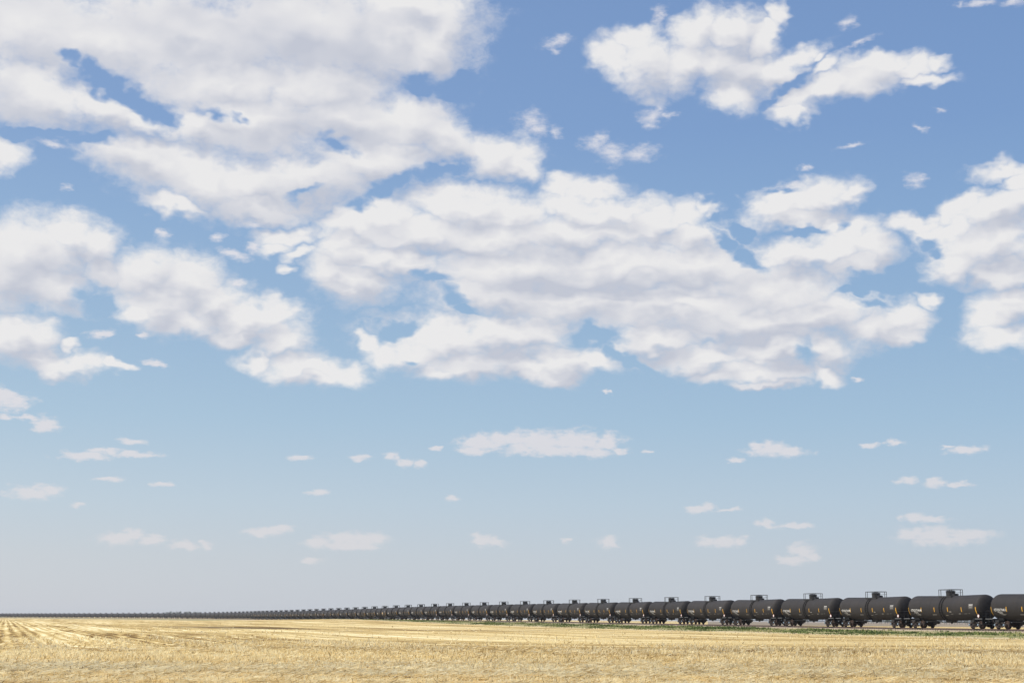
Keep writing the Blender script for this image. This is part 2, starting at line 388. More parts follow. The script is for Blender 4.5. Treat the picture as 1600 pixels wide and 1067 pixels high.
# ------------------------------------------------------------------ mesh builder
class MB:
    def __init__(s): s.v = []; s.f = []; s.m = []; s.mats = []
    def _mi(s, m):
        if m not in s.mats: s.mats.append(m)
        return s.mats.index(m)
    def add(s, vs, fs, m):
        k = len(s.v); s.v += [tuple(v) for v in vs]
        s.f += [tuple(i + k for i in f) for f in fs]; s.m += [s._mi(m)] * len(fs)
    def box(s, x0, x1, y0, y1, z0, z1, m):
        s.add([(x, y, z) for z in (z0, z1) for y in (y0, y1) for x in (x0, x1)],
              [(0, 2, 3, 1), (4, 5, 7, 6), (0, 1, 5, 4), (2, 6, 7, 3), (0, 4, 6, 2), (1, 3, 7, 5)], m)
    def prism(s, poly, y0, y1, m):          # polygon in x,z pulled along y
        n = len(poly)
        s.add([(x, y0, z) for x, z in poly] + [(x, y1, z) for x, z in poly],
              [tuple(range(n)), tuple(range(2 * n - 1, n - 1, -1))] + [(i, i + n, (i + 1) % n + n, (i + 1) % n) for i in range(n)], m)
    def tube(s, pts, r, m, n=6):
        pts = [Vector(p) for p in pts]; rings = []
        for i, p in enumerate(pts):
            d = (pts[min(i + 1, len(pts) - 1)] - pts[max(i - 1, 0)]).normalized()
            a = d.cross(Vector((0, 0, 1)) if abs(d.z) < .9 else Vector((1, 0, 0))).normalized(); b = d.cross(a)
            rings.append([p + (a * math.cos(t) + b * math.sin(t)) * r for t in [2 * math.pi * k / n for k in range(n)]])
        vs = [v for r_ in rings for v in r_]
        fs = [(i * n + k, i * n + (k + 1) % n, (i + 1) * n + (k + 1) % n, (i + 1) * n + k) for i in range(len(pts) - 1) for k in range(n)]
        fs += [tuple(range(n))[::-1], tuple((len(pts) - 1) * n + k for k in range(n))]
        s.add(vs, fs, m)
    def lathe(s, prof, axis, c, m, n=24, caps=True):  # prof: (radius, offset along the axis)
        c = Vector(c); vs = []
        for r, h in prof:
            for k in range(n):
                t = 2 * math.pi * k / n; a, b = r * math.cos(t), r * math.sin(t)
                vs.append(c + {'x': Vector((h, a, b)), 'y': Vector((a, h, b)), 'z': Vector((a, b, h))}[axis])
        fs = [(i * n + k, i * n + (k + 1) % n, (i + 1) * n + (k + 1) % n, (i + 1) * n + k) for i in range(len(prof) - 1) for k in range(n)]
        if caps: fs += [tuple(range(n))[::-1], tuple((len(prof) - 1) * n + k for k in range(n))]
        s.add(vs, fs, m)
    def mesh(s, name, smooth=False):
        me = bpy.data.meshes.new(name); me.from_pydata(s.v, [], s.f); 
        for m in s.mats: me.materials.append(m)
        me.polygons.foreach_set('material_index', s.m)
        bm = bmesh.new(); bm.from_mesh(me); bmesh.ops.recalc_face_normals(bm, faces=bm.faces); bm.to_mesh(me); bm.free()
        if smooth:
            me.polygons.foreach_set('use_smooth', [True] * len(me.polygons))
            try: me.set_sharp_from_angle(angle=R(40))
            except Exception: pass
        me.update(); return me
    def build(s, name, parent=None, smooth=False):
        o = bpy.data.objects.new(name, s.mesh(name, smooth)); COL.objects.link(o)
        o.parent = parent; return o

def empty(name, loc=(0, 0, 0)):
    o = bpy.data.objects.new(name, None); COL.objects.link(o); o.location = loc; o.empty_display_size = .5; return o
def tag(o, label=None, cat=None, group=None, kind=None):
    for k, v in (('label', label), ('category', cat), ('group', group), ('kind', kind)):
        if v: o[k] = v
    return o

# ------------------------------------------------------------------ the line of the railway
CAR_L = 18.2
N_CARS = 95                                   # first one is half out of the frame on the right
KN = [0, 10, 20, 30, 38, 46, 54, 62, 70, 80, 92]
HD = [-.2819, -.2923, -.289, -.2946, -.2855, -.3313, -.4174, -.5026, -.5451, -.5386, -.5407]
X0, Y0 = 687. / 2351. * 187.02, 187.02        # middle of car 0
def heading(i): return float(np.interp(i + .5, KN, HD))
cx = {0: (X0, Y0)}
for i in range(0, 112):
    h = heading(i); x, y = cx[i]; cx[i + 1] = (x + CAR_L * math.sin(h), y + CAR_L * math.cos(h))
for i in range(0, -22, -1):
    h = heading(-1); x, y = cx[i]; cx[i - 1] = (x - CAR_L * math.sin(h), y - CAR_L * math.cos(h))
idx = np.arange(-22, 113)
TX = np.array([cx[i][0] for i in idx]); TY = np.array([cx[i][1] for i in idx])
# smooth the centre line a little between cars
fine = np.arange(-22, 112.01, .25)
TFX, TFY = np.interp(fine, idx, TX), np.interp(fine, idx, TY)
RY = [0, 187, 274, 344, 466, 535, 623, 728, 919, 1222, 1458, 1724, 2400]
RZ = [.93, .93, 1.08, 1.30, 1.42, 1.20, 1.00, .80, .80, .72, .50, .40, .4]
ks = np.ones(9) / 9
YY = np.arange(-600, 2600, 10.)
ZZ = np.convolve(np.pad(np.interp(YY, RY, RZ), 4, 'edge'), ks, 'valid')
def rail_z(y): return np.interp(y, YY, ZZ)
def track_frame(x, y):
    """signed distance left of the line (towards the camera) and the distance along it"""
    x = np.asarray(x, float); y = np.asarray(y, float)
    best = np.full(x.shape, 1e9); side = np.zeros(x.shape); along = np.zeros(x.shape)
    for i in range(0, len(TX) - 1):
        ax, ay, bx, by = TX[i], TY[i], TX[i + 1], TY[i + 1]
        vx, vy = bx - ax, by - ay; L2 = vx * vx + vy * vy
        t = ((x - ax) * vx + (y - ay) * vy) / L2
        t = np.clip(t, 0 if i else -50, 1 if i < len(TX) - 2 else 50)
        qx, qy = ax + t * vx, ay + t * vy
        d = np.hypot(x - qx, y - qy); k = d < best
        best = np.where(k, d, best)
        side = np.where(k, np.sign((x - ax) * (-vy) + (y - ay) * vx), side)   # + left of heading
        along = np.where(k, (idx[i] + t) * CAR_L, along)
    return best * side, along
def smooth01(v): v = np.clip(v, 0, 1); return v * v * (3 - 2 * v)
def field_z(x, y):
    x = np.asarray(x, float); y = np.asarray(y, float)
    t = (x + 42) * math.cos(.29) + (y - 520) * math.sin(.29)        # across the swell
    s = -(x + 42) * math.sin(.29) + (y - 520) * math.cos(.29)       # along it
    z = .08 + 1.37 * np.exp(-(t / 62.) ** 2 - (s / 150.) ** 2)
    z = z - .55 * smooth01((y - 560) / 450.) * smooth01((40 - x) / 120.)
    z = z + .05 * np.sin(x * .061 + 1.3) * np.sin(y * .043) * smooth01((420 - y) / 200.)
    z = z - .35 * smooth01((y - 260) / 500.) * smooth01((x - 30) / 80.)
    return z
# ------------------------------------------------------------------ ground
U_DIR = (math.sin(-.325), math.cos(-.325))
def f_field(N, b):
    p = geomP(N)
    x, y, z = N.sep(p)
    s = N.vmath('DOT_PRODUCT', p, (U_DIR[0], U_DIR[1], 0.)); t = N.vmath('DOT_PRODUCT', p, (U_DIR[1], -U_DIR[0], 0.))
    t = N.math('SMOOTH_MIN', t, N.math('SUBTRACT', y, 70.), 18.)     # the rows turn the corner of the field
    wob = N.math('MULTIPLY', N.math('SUBTRACT', N.noise(p, .03, 2., dim='2D'), .5), 5.)
    tw = N.math('ADD', t, wob)
    # drill rows, combine swaths, and broad patches
    row = N.noise(N.comb(N.math('MULTIPLY', s, .02), N.math('MULTIPLY', tw, 1.), 0.), 1.3, 4., .65, dim='2D')
    swath = N.noise(N.comb(N.math('MULTIPLY', s, .006), N.math('MULTIPLY', tw, .16), 0.), 1., 3., .6, dim='2D')
    cross = N.noise(N.comb(N.math('MULTIPLY', x, .02), N.math('MULTIPLY', y, .16), 0.), 1., 4., .6, dim='2D')
    fine = N.noise(p, 2.6, 6., .7, dim='2D')
    patchy = N.noise(p, .018, 4., .6, dim='2D')
    rows_ = N.math('SINE', N.math('MULTIPLY', N.math('ADD', t, N.math('MULTIPLY', wob, .08)), 2 * math.pi / .98))
    rowamp = N.rng(N.noise(N.comb(N.math('MULTIPLY', s, .01), N.math('MULTIPLY', t, .12), 0.), 1., 2., dim='2D'), .35, .65, .07, .17)
    v = N.math('MULTIPLY_ADD', N.rng(row, .28, .72, mode='LINEAR'), .42, N.math('MULTIPLY', N.rng(swath, .28, .72), .38))
    v = N.math('MULTIPLY_ADD', N.rng(cross, .3, .7), .22, v)
    v = N.math('MULTIPLY_ADD', N.rng(fine, .3, .7), .24, v)
    v = N.math('MULTIPLY_ADD', N.rng(patchy, .3, .7), .16, v)
    v = N.math('MULTIPLY_ADD', rows_, rowamp, v)
    # harvester wheel tracks: paired paler lines every nine metres
    saw = N.math('FRACT', N.math('DIVIDE', N.math('ADD', t, N.math('MULTIPLY', wob, .25)), 9.3))
    tracks = N.rng(N.math('ABSOLUTE', N.math('SUBTRACT', N.math('ABSOLUTE', N.math('SUBTRACT', saw, .5)), .14)), .075, .01, 0., .15)
    v = N.math('SUBTRACT', N.math('ADD', v, tracks), .035)
    # close by, the ground between the stalks is soil and chaff
    v = N.math('SUBTRACT', v, N.rng(y, 95., 55., 0., .08))
    v = N.math('SUBTRACT', v, N.math('MULTIPLY', N.rng(y, 54., 46.), N.rng(N.noise(p, .8, 4., .65, dim='2D'), .38, .62, .0, .34)))
    c = N.ramp(v, [(.40, (.18, .115, .05)), (.58, (.42, .285, .115)), (.76, (.66, .50, .225)), (.92, (.82, .68, .37)), (1., (.88, .78, .50))])
    # bare darker soil where water stood
    soil = None
    t_ = N.math('ADD', N.vmath('DOT_PRODUCT', p, (U_DIR[1], -U_DIR[0], 0.)), wob)
    for (px, py, rx, ry, a) in SOIL:
        q = N.vmath('MULTIPLY', N.vmath('SUBTRACT', N.comb(s, t_, 0.), (px, py, 0.)), (1. / rx, 1. / ry, 0.))
        g = N.math('MULTIPLY', N.rng(N.vmath('LENGTH', q), 1.15, .2), a)
        soil = g if soil is None else N.math('MAXIMUM', soil, g)
    edge = N.math('MULTIPLY', soil, N.rng(N.math('ADD', N.noise(p, .35, 5., .7, dim='2D'), N.math('MULTIPLY', row, .6)), .45, .8, .25, 1.))
    c = N.mix(edge, c, (.12, .085, .05))
    N.l.new(c, b.inputs['Base Color'])
    bp = N.n.new('ShaderNodeBump'); bp.inputs['Strength'].default_value = .6; bp.inputs['Distance'].default_value = .12
    N.l.new(fine, bp.inputs['Height']); N.l.new(bp.outputs[0], b.inputs['Normal'])
def st_of(px, dist):       # a spot of ground seen on the bearing of px, at a distance ahead
    x = (px - 800.) / 2351. * dist; y = dist
    return (x * U_DIR[0] + y * U_DIR[1], x * U_DIR[1] - y * U_DIR[0])
SOIL = []
for px, dist, rx, ry, a in [(430, 232, 26, 6, 1.), (385, 236, 28, 7, 1.), (340, 240, 26, 7, .9), (285, 245, 22, 6, .6), (560, 250, 18, 5, .4),
                            (640, 215, 18, 5, .5), (730, 208, 16, 5, .6), (840, 222, 16, 4, .4), (540, 190, 10, 5, .25),
                            (150, 45, 2.4, 3.2, 1.), (60, 47, 2, 2.6, .8), (250, 44, 1.6, 2.6, .6), (560, 42, 3, 2, .5), (900, 41, 4, 2, .5), (1320, 45, 4, 2, .5), (1100, 43, 3, 2, .4)]:
    s_, t_ = st_of(px, dist); SOIL.append((s_, t_, rx, ry, a))
M['field'] = material('stubble_ground', (.5, .4, .2), 1., 0., fn=f_field)

def grid_mesh(name, X, Y, Z, mats, matidx=None, attr=None):
    h, w = X.shape
    co = np.stack([X, Y, Z], -1).reshape(-1, 3)
    i = (np.arange(h - 1)[:, None] * w + np.arange(w - 1)[None, :]).reshape(-1)
    f = np.stack([i, i + 1, i + w + 1, i + w], -1)
    me = bpy.data.meshes.new(name)
    me.vertices.add(len(co)); me.vertices.foreach_set('co', co.ravel())
    me.loops.add(f.size); me.loops.foreach_set('vertex_index', f.ravel())
    me.polygons.add(len(f)); me.polygons.foreach_set('loop_start', np.arange(0, f.size, 4)); me.polygons.foreach_set('loop_total', np.full(len(f), 4))
    me.polygons.foreach_set('use_smooth', np.ones(len(f), bool))
    for m in mats: me.materials.append(m)
    if attr:
        for k, a in attr.items():
            at = me.attributes.new(k, 'FLOAT', 'POINT'); at.data.foreach_set('value', a.reshape(-1).astype(np.float32))
    me.update(); me.validate()
    return me
def up_facing(me):
    bm = bmesh.new(); bm.from_mesh(me); bm.normal_update()
    if sum(f.normal.z for f in list(bm.faces)[:50]) < 0: bmesh.ops.reverse_faces(bm, faces=bm.faces)
    bm.to_mesh(me); bm.free(); me.update()

angs = np.unique(np.concatenate([np.radians(np.arange(-180, 181, 6.)), np.radians(np.arange(-30, 30.01, .25))]))
rad = np.concatenate([[0.5, 5, 12, 20], np.geomspace(28, 1500, 330), np.geomspace(1560, 14000, 26)])
A, Rr = np.meshgrid(angs, rad, indexing='ij')
GX, GY = Rr * np.sin(A), Rr * np.cos(A)
tt, _ = track_frame(GX, GY)
GZ = field_z(GX, GY) - .35 * smooth01((15 - np.abs(tt)) / 5.)
me = grid_mesh('ground', GX, GY, GZ, [M['field']]); up_facing(me)
ground = bpy.data.objects.new('ground', me); COL.objects.link(ground)
tag(ground, 'harvested grain field of pale straw stubble with faint drill rows', 'field', kind='structure')

# railway bank: ballast on top, dirt shoulder, green weeds on the slope, stubble at the toe
def f_bank(N, b):
    p = geomP(N)
    at = N.n.new('ShaderNodeAttribute'); at.attribute_name = 'across'; at.attribute_type = 'GEOMETRY'
    a = at.outputs['Fac']
    al = N.n.new('ShaderNodeAttribute'); al.attribute_name = 'along'; al.attribute_type = 'GEOMETRY'
    n1 = N.noise(p, .35, 5., .65, dim='2D'); n2 = N.noise(p, 3., 4., .7, dim='2D')
    aw = N.math('ADD', a, N.math('MULTIPLY', N.math('SUBTRACT', n1, .5), 3.2))
    ballast = N.mix(n2, (.26, .215, .165), (.50, .43, .34))
    dirt = N.mix(n2, (.36, .28, .19), (.52, .43, .31))
    straw = N.mix(n2, (.40, .30, .15), (.64, .53, .33))
    green = N.mix(N.rng(n2, .35, .7), (.085, .115, .030), (.26, .265, .095))
    green = N.mix(N.rng(N.math('ADD', n1, N.math('MULTIPLY', n2, .3)), .58, .74), green, (.42, .35, .19))
    c = N.mix(N.rng(aw, 3.2, 3.9), dirt, green)
    c = N.mix(N.rng(aw, 13.2, 14.2), c, straw)
    c = N.mix(N.rng(aw, -3.6, -4.4), c, straw)
    c = N.mix(N.rng(N.math('ABSOLUTE', a), 2.3, 1.9), c, ballast)
    N.l.new(c, b.inputs['Base Color'])
M['bank'] = material('bank_soil', (.3, .3, .2), .95, .1, fn=f_bank)
prof = [(-15, None, -.10), (-12, None, .05), (-7, .35, 0), (-3.6, .80, 0), (-2.0, 1., 0), (-1.6, 1., 0), (0, 1., .0), (1.6, 1., 0), (2.0, 1., 0), (3.0, .82, 0), (5.0, .72, 0), (7., .52, .0), (9.0, .46, .02), (11.0, .33, .03), (13, .18, .04), (15.0, None, .05), (18., None, -.12)]
S = len(fine)
dxs = np.gradient(TFX); dys = np.gradient(TFY); ln = np.hypot(dxs, dys)
nx, ny = -dys / ln, dxs / ln                   # left normal (towards the camera)
BX = np.empty((S, len(prof))); BY = BX.copy(); BZ = BX.copy(); BA = BX.copy(); BL = BX.copy()
for k, (a, f, dz_) in enumerate(prof):
    BX[:, k] = TFX + nx * a; BY[:, k] = TFY + ny * a; BA[:, k] = a; BL[:, k] = fine * CAR_L
    fz = field_z(BX[:, k], BY[:, k]); top = rail_z(TFY) - .22
    BZ[:, k] = (fz if f is None else fz + (top - fz) * f) + dz_
me = grid_mesh('railway_bank', BX, BY, BZ, [M['bank']], attr={'across': BA, 'along': BL}); up_facing(me)
bank = bpy.data.objects.new('railway_bank', me); COL.objects.link(bank)
tag(bank, 'low railway embankment with a dirt shoulder and green weedy slope', 'embankment', kind='structure')

# ploughed brown field beyond the line, on the right
def f_fallow(N, b):
    p = geomP(N)
    n = N.noise(N.vmath('MULTIPLY', p, (.004, .012, 1.)), 1., 5., .6, dim='2D')
    N.l.new(N.mix(N.rng(n, .3, .7), (.20, .155, .105), (.33, .265, .185)), b.inputs['Base Color'])
M['fallow'] = material('ploughed_soil', (.25, .2, .14), .95, .1, fn=f_fallow)
us = np.linspace(.13, .52, 60); ds = np.geomspace(700, 9000, 40)
UU, DD = np.meshgrid(us, ds, indexing='ij')
FX, FY = UU * DD, DD
me = grid_mesh('ploughed_field', FX, FY, field_z(FX, FY) + .05, [M['fallow']]); up_facing(me)
fallow = bpy.data.objects.new('ploughed_field', me); COL.objects.link(fallow)
tag(fallow, 'strip of bare brown ploughed ground beyond the tracks', 'field', kind='structure')

# ------------------------------------------------------------------ rails and sleepers
track = empty('railway_track', (0, 0, 0)); tag(track, 'single railway track under the tank cars', 'railway track', kind='structure')
def sweep(name, off, w, h, mat, parent):
    me_ = []
    cs = [(-w / 2, 0), (-w / 2, h), (w / 2, h), (w / 2, 0)]
    X_ = np.stack([TFX + nx * (off + a) for a, _ in cs] , 1); Y_ = np.stack([TFY + ny * (off + a) for a, _ in cs], 1)
    Z_ = np.stack([rail_z(TFY) - h + z_ for _, z_ in cs], 1)
    me = grid_mesh(name, X_, Y_, Z_, [mat]); me.polygons.foreach_set('use_smooth', np.zeros(len(me.polygons), bool))
    up_facing(me)
    o = bpy.data.objects.new(name, me); COL.objects.link(o); o.parent = parent; return o
sweep('rail', .75, .075, .17, M['rail'], track); sweep('rail', -.75, .075, .17, M['rail'], track)
tb = MB()
cum = fine * CAR_L
for sdist in np.arange(-160, 620, .6):
    x = np.interp(sdist, cum, TFX); y = np.interp(sdist, cum, TFY); h = -math.atan2(np.interp(sdist, cum, nx), np.interp(sdist, cum, ny))
    a = np.array([np.interp(sdist, cum, nx), np.interp(sdist, cum, ny)]); d = np.array([a[1], -a[0]])
    z = float(rail_z(y)) - .14; vs = []
    for zz in (z - .16, z):
        for sa, sd_ in ((-1.3, -.11), (1.3, -.11), (1.3, .11), (-1.3, .11)):
            q_ = np.array([x, y]) + a * sa + d * sd_; vs.append((q_[0], q_[1], zz))
    tb.add(vs, [(4, 5, 6, 7), (0, 1, 5, 4), (1, 2, 6, 5), (2, 3, 7, 6), (3, 0, 4, 7)], M['tie'])
tag(tb.build('sleepers', track), kind='stuff')

# ------------------------------------------------------------------ tank car (x: along, +x far end; +y: the side we see; z: above rail)
RT, HL, HD_ = 1.52, 7.42, .72
def axis_z(x): return 2.44 + .085 * min(1., abs(x) / HL)
def on_shell(x, z, off=0.):                    # a point of the visible side of the shell at height z
    dz_ = z - axis_z(x); r = RT
    if abs(x) > HL: r = RT * math.sqrt(max(0., 1 - ((abs(x) - HL) / HD_) ** 2))
    th = math.asin(max(-1., min(1., dz_ / r))); 
    return (x, (r + off) * math.cos(th), axis_z(x) + (r + off) * math.sin(th))
def shell_mesh(n=48, seg=26):
    b = MB(); st = []
    for k in range(8): t = math.pi / 2 * k / 8; st.append((-(HL + HD_ * math.cos(t)), RT * math.sin(t) if k else .02))
    for k in range(seg + 1): st.append((-HL + 2 * HL * k / seg, RT))
    for k in range(7, -1, -1): t = math.pi / 2 * k / 8; st.append((HL + HD_ * math.cos(t), RT * math.sin(t) if k else .02))
    vs = []
    for x, r in st:
        for k in range(n):
            t = 2 * math.pi * k / n; vs.append((x, r * math.cos(t), axis_z(x) + r * math.sin(t)))
    fs = [(i * n + k, i * n + (k + 1) % n, (i + 1) * n + (k + 1) % n, (i + 1) * n + k) for i in range(len(st) - 1) for k in range(n)]
    fs += [tuple(range(n)), tuple((len(st) - 1) * n + k for k in range(n))]
    b.add(vs, fs, M['tank']); return b
def seam(b, x, w, h, mat, n=40, a0=0., a1=2 * math.pi):      # a raised hoop round the shell
    for k in range(n):
        t0, t1 = a0 + (a1 - a0) * k / n, a0 + (a1 - a0) * (k + 1) / n; vs = []
        for xx in (x - w / 2, x + w / 2):
            for t in (t0, t1):
                for r in (RT - .01, RT + h): vs.append((xx, r * math.cos(t), axis_z(xx) + r * math.sin(t)))
        b.add(vs, [(1, 3, 7, 5), (0, 1, 5, 4), (2, 6, 7, 3), (0, 2, 3, 1), (4, 5, 7, 6)], mat)
def shell_strip(x0, x1, z0, z1, off, mat, b, n=6):
    for k in range(n):
        za, zb = z0 + (z1 - z0) * k / n, z0 + (z1 - z0) * (k + 1) / n
        vs = [on_shell(x0, za, off), on_shell(x1, za, off), on_shell(x1, zb, off), on_shell(x0, zb, off)]
        b.add(vs, [(0, 1, 2, 3)], mat)
def text_mesh(name, lines, mat, off=.012):
    """stencilled lines (text, x of left edge, z of baseline, height) laid on the shell; reading towards -x"""
    vs, fs = [], []
    for txt, xl, zb, h, *wd in lines:
        cu = bpy.data.curves.new('stencil', 'FONT'); cu.body = txt; cu.size = h * 1.4; cu.resolution_u = 1; cu.offset = .02 * h
        ob = bpy.data.objects.new('stencil', cu); COL.objects.link(ob); dg = bpy.context.evaluated_depsgraph_get()
        m = bpy.data.meshes.new_from_object(ob.evaluated_get(dg)); k = len(vs)
        wmax = max([v.co.x for v in m.vertices] or [1.]); sc = (wd[0] / wmax) if wd else 1.
        for v in m.vertices: vs.append(on_shell(xl - v.co.x * sc, zb + v.co.y, off))
        for p in m.polygons: fs.append(tuple(i + k for i in p.vertices))
        bpy.data.meshes.remove(m); bpy.data.objects.remove(ob); bpy.data.curves.remove(cu)
    me = bpy.data.meshes.new(name); me.from_pydata(vs, [], fs); me.materials.append(mat); me.update()
    return me

def lod_car(level):
    """level 0: every part; 1: main parts; 2: a few"""
    root = empty('tank_car')
    sh = shell_mesh(48 if level == 0 else (28 if level == 1 else 16), 26 if level == 0 else 8)
    if level < 2:
        for x in (-4.9, -2.45, 2.45, 4.9): seam(sh, x, .05, .006, M['tank'])
    tank = sh.build('tank', root, smooth=True)
    # manway housing and fittings on top
    zt = axis_z(0) + RT
    b = MB(); b.lathe([(.56, -.10), (.56, .50), (.60, .50), (.60, .56), (.50, .60), (.04, .63)], 'z', (0, 0, zt), M['black'], 20 if level == 0 else 12)
    man = b.build('manway_housing', root)
    if level < 2:
        b = MB(); b.lathe([(.40, -.1), (.40, .22), (.30, .26), (.02, .28)], 'z', (-1.02, .0, zt), M['black'], 14)
        b.build('valve_housing', root)
    if level == 0:
        b = MB()
        for k in range(8):
            t = k * math.pi / 4; b.lathe([(.035, 0), (.035, .1)], 'z', (.585 * math.cos(t), .585 * math.sin(t), zt + .47), M['black'], 6)
        b.box(-.05, .05, -.55, .55, zt + .61, zt + .66, M['black']); b.build('lid_bolts', man)
    # platform with railing
    LX, LY, PZ = 1.42, .78, zt - .12
    b = MB()
    for s_ in (-1, 1):
        b.box(-LX, LX, s_ * .62 if s_ > 0 else -LY - .06, LY + .06 if s_ > 0 else -.62, PZ, PZ + .05, M['grate'])
        b.box(-LX, LX, s_ * (LY + .06) - .02, s_ * (LY + .06) + .02, PZ - .10, PZ + .09, M['black'])
        for x in (-1.25, -.4, .4, 1.25):
            b.tube([(x, s_ * (LY + .02), PZ), (x, s_ * .95, axis_z(0) + 1.12)], .035, M['black'], 5)
    for s_ in (-1, 1):
        b.box(s_ * .80 if s_ > 0 else -LX, LX if s_ > 0 else -.80, -.62, .62, PZ + .02, PZ + .06, M['grate'])
    b.build('walkway', root)
    b = MB(); rt = 4.72
    r = .038 if level == 0 else .05
    for s_ in (-1, 1):
        pts = [(-LX, s_ * LY, rt), (LX, s_ * LY, rt)]
        b.tube(pts, r, M['black'], 5)
        if level == 0 and s_ < 0: b.tube([(-LX, s_ * LY, rt - .36), (LX, s_ * LY, rt - .36)], .018, M['black'], 5)
        for x in ((-LX, -.95, .95, LX) if level < 2 else (-LX, LX)):
            b.tube([(x, s_ * LY, PZ), (x, s_ * LY, rt)], r, M['black'], 5)
    for s_ in (-1, 1): b.tube([(s_ * LX, -LY, rt), (s_ * LX, LY, rt)], r, M['black'], 5)
    b.build('railing', root)
    # ladders up both sides
    if level < 2:
        for side in (1, -1):
            b = MB()
            for x in (-.27, .27):
                pts = []
                for a in np.radians(np.arange(-62, 62, 12.)): pts.append((x, side * (RT + .08) * math.cos(a), axis_z(0) + (RT + .08) * math.sin(a)))
                b.tube(pts, .045 if level == 0 else .06, M['nearblack'], 5)
            if level == 0:
                for a in np.radians(np.arange(-58, 60, 11.)):
                    y_, z_ = side * (RT + .08) * math.cos(a), axis_z(0) + (RT + .08) * math.sin(a); b.tube([(-.27, y_, z_), (.27, y_, z_)], .016, M['black'], 4)
            b.build('ladder', root)
    # underframe
    for s_ in (-1, 1):
        b = MB()
        b.box(min(s_ * 4.9, s_ * 8.72), max(s_ * 4.9, s_ * 8.72), -.20, .20, .80, 1.12, M['black'])       # stub sill
        b.prism([(s_ * 5.9, .98), (s_ * 7.1, .98), (s_ * 7.0, 1.30), (s_ * 6.0, 1.30)], -.92, .92, M['nearblack'])   # saddle on the bolster
        b.prism([(s_ * 6.2, .78), (s_ * 6.9, .78), (s_ * 6.9, 1.02), (s_ * 6.2, 1.02)], -1.42, 1.42, M['black'])     # bolster
        b.box(min(s_ * 8.62, s_ * 8.72), max(s_ * 8.62, s_ * 8.72), -.42, .42, .72, 1.20, M['black'])     # striker
        b.build('stub_sill', root)
    # bottom outlet, skid and brake gear under the belly
    if level < 2:
        b = MB(); zb = axis_z(0) - RT
        b.lathe([(.34, 0.04), (.30, -.16), (.14, -.20), (.14, -.34)], 'z', (0, 0, zb), M['black'], 14)
        b.prism([(-.75, zb + .05), (.75, zb + .05), (.42, zb - .24), (-.42, zb - .24)], .36, .42, M['black'])
        b.prism([(-.75, zb + .05), (.75, zb + .05), (.42, zb - .24), (-.42, zb - .24)], -.42, -.36, M['black'])
        b.build('bottom_outlet', root)
        b = MB(); b.lathe([(.05, -.62), (.21, -.52), (.21, .45), (.05, .55)], 'x', (4.05, -.35, .72), M['black'], 12)
        b.box(4.3, 4.45, -.5, .3, .7, 1.2, M['black']); b.build('air_reservoir', root)
        b = MB(); b.tube([(-5.6, .55, .80), (5.6, .55, .80)], .028, M['black'], 4)
        for x in (-3.6, -1.8, 1.7, 3.5): b.tube([(x, .55, .80), (x, .4, 1.08)], .022, M['black'], 4)
        b.tube([(-5.5, -.3, .60), (-2.6, -.1, .70), (2.6, -.1, .70), (5.5, -.3, .60)], .026, M['black'], 4)
        b.build('brake_rigging', root)
    # end platforms, grabs, coupler
    for s_ in (1, -1):
        b = MB()
        b.box(min(s_ * 7.55, s_ * 8.75), max(s_ * 7.55, s_ * 8.75), -1.45, 1.45, 1.13, 1.19, M['grate'])
        b.box(min(s_ * 7.5, s_ * 7.56), max(s_ * 7.5, s_ * 7.56), -1.40, 1.40, 1.04, 1.20, M['black'])
        for y_ in (-1.47, 1.47): b.box(min(s_ * 7.3, s_ * 8.75), max(s_ * 7.3, s_ * 8.75), y_ - .03, y_ + .03, 1.12, 1.20, M['lightgrey'])
        b.build('end_platform', root)
        if level == 0:
            b = MB()
            for y_ in (-1.44, 1.44):
                b.tube([(s_ * 8.70, y_, 1.15), (s_ * 8.70, y_, 2.08), (s_ * 8.0, y_, 2.08)], .022, M['black'], 5)
                b.tube([(s_ * 7.75, y_, 1.15), (s_ * 7.75, y_, 2.08), (s_ * 8.0, y_, 2.08)], .022, M['black'], 5)
                b.tube([(s_ * 8.66, y_, 1.10), (s_ * 8.66, y_, .52), (s_ * 8.20, y_, .52), (s_ * 8.20, y_, 1.10)], .025, M['black'], 5)
                for z_ in (1.45, 1.75): b.tube([(s_ * 8.70, y_, z_), (s_ * 8.70, y_ * .68, z_)], .018, M['black'], 4)
            b.tube([(s_ * 8.70, -1.44, 2.08), (s_ * 8.70, 1.44, 2.08)], .022, M['black'], 5)
            b.build('end_railing', root)
        b = MB()
        b.box(min(s_ * 8.72, s_ * 9.02), max(s_ * 8.72, s_ * 9.02), -.09, .09, .78, .98, M['iron'])
        b.box(min(s_ * 8.98, s_ * 9.14), max(s_ * 8.98, s_ * 9.14), -.17, .13, .74, 1.02, M['iron'])
        if level < 2: b.tube([(s_ * 8.70, .22, .86), (s_ * 8.85, .26, .52), (s_ * 9.08, .2, .48)], .03, M['black'], 5)
        b.build('coupler', root)
    if level == 0:
        # hand brake on the far end: mast, step and wheel
        b = MB()
        b.box(8.30, 8.42, -.10, .10, 1.15, 2.95, M['black']); b.box(8.15, 8.62, -.62, .62, 2.96, 3.00, M['lightgrey'])
        b.tube([(8.40, .6, 2.97), (8.36, .08, 2.45)], .03, M['black'], 4); b.tube([(8.40, -.6, 2.97), (8.36, -.08, 2.45)], .03, M['black'], 4)
        hb = b.build('hand_brake', root)
        b = MB(); w = [(8.48, .27 * math.cos(t), 2.5 + .27 * math.sin(t)) for t in np.linspace(0, 2 * math.pi, 17)]
        b.tube(w, .02, M['lightgrey'], 5)
        for k in range(3):
            t = k * math.pi / 3; b.tube([(8.48, .26 * math.cos(t), 2.5 + .26 * math.sin(t)), (8.48, -.26 * math.cos(t), 2.5 - .26 * math.sin(t))], .014, M['lightgrey'], 4)
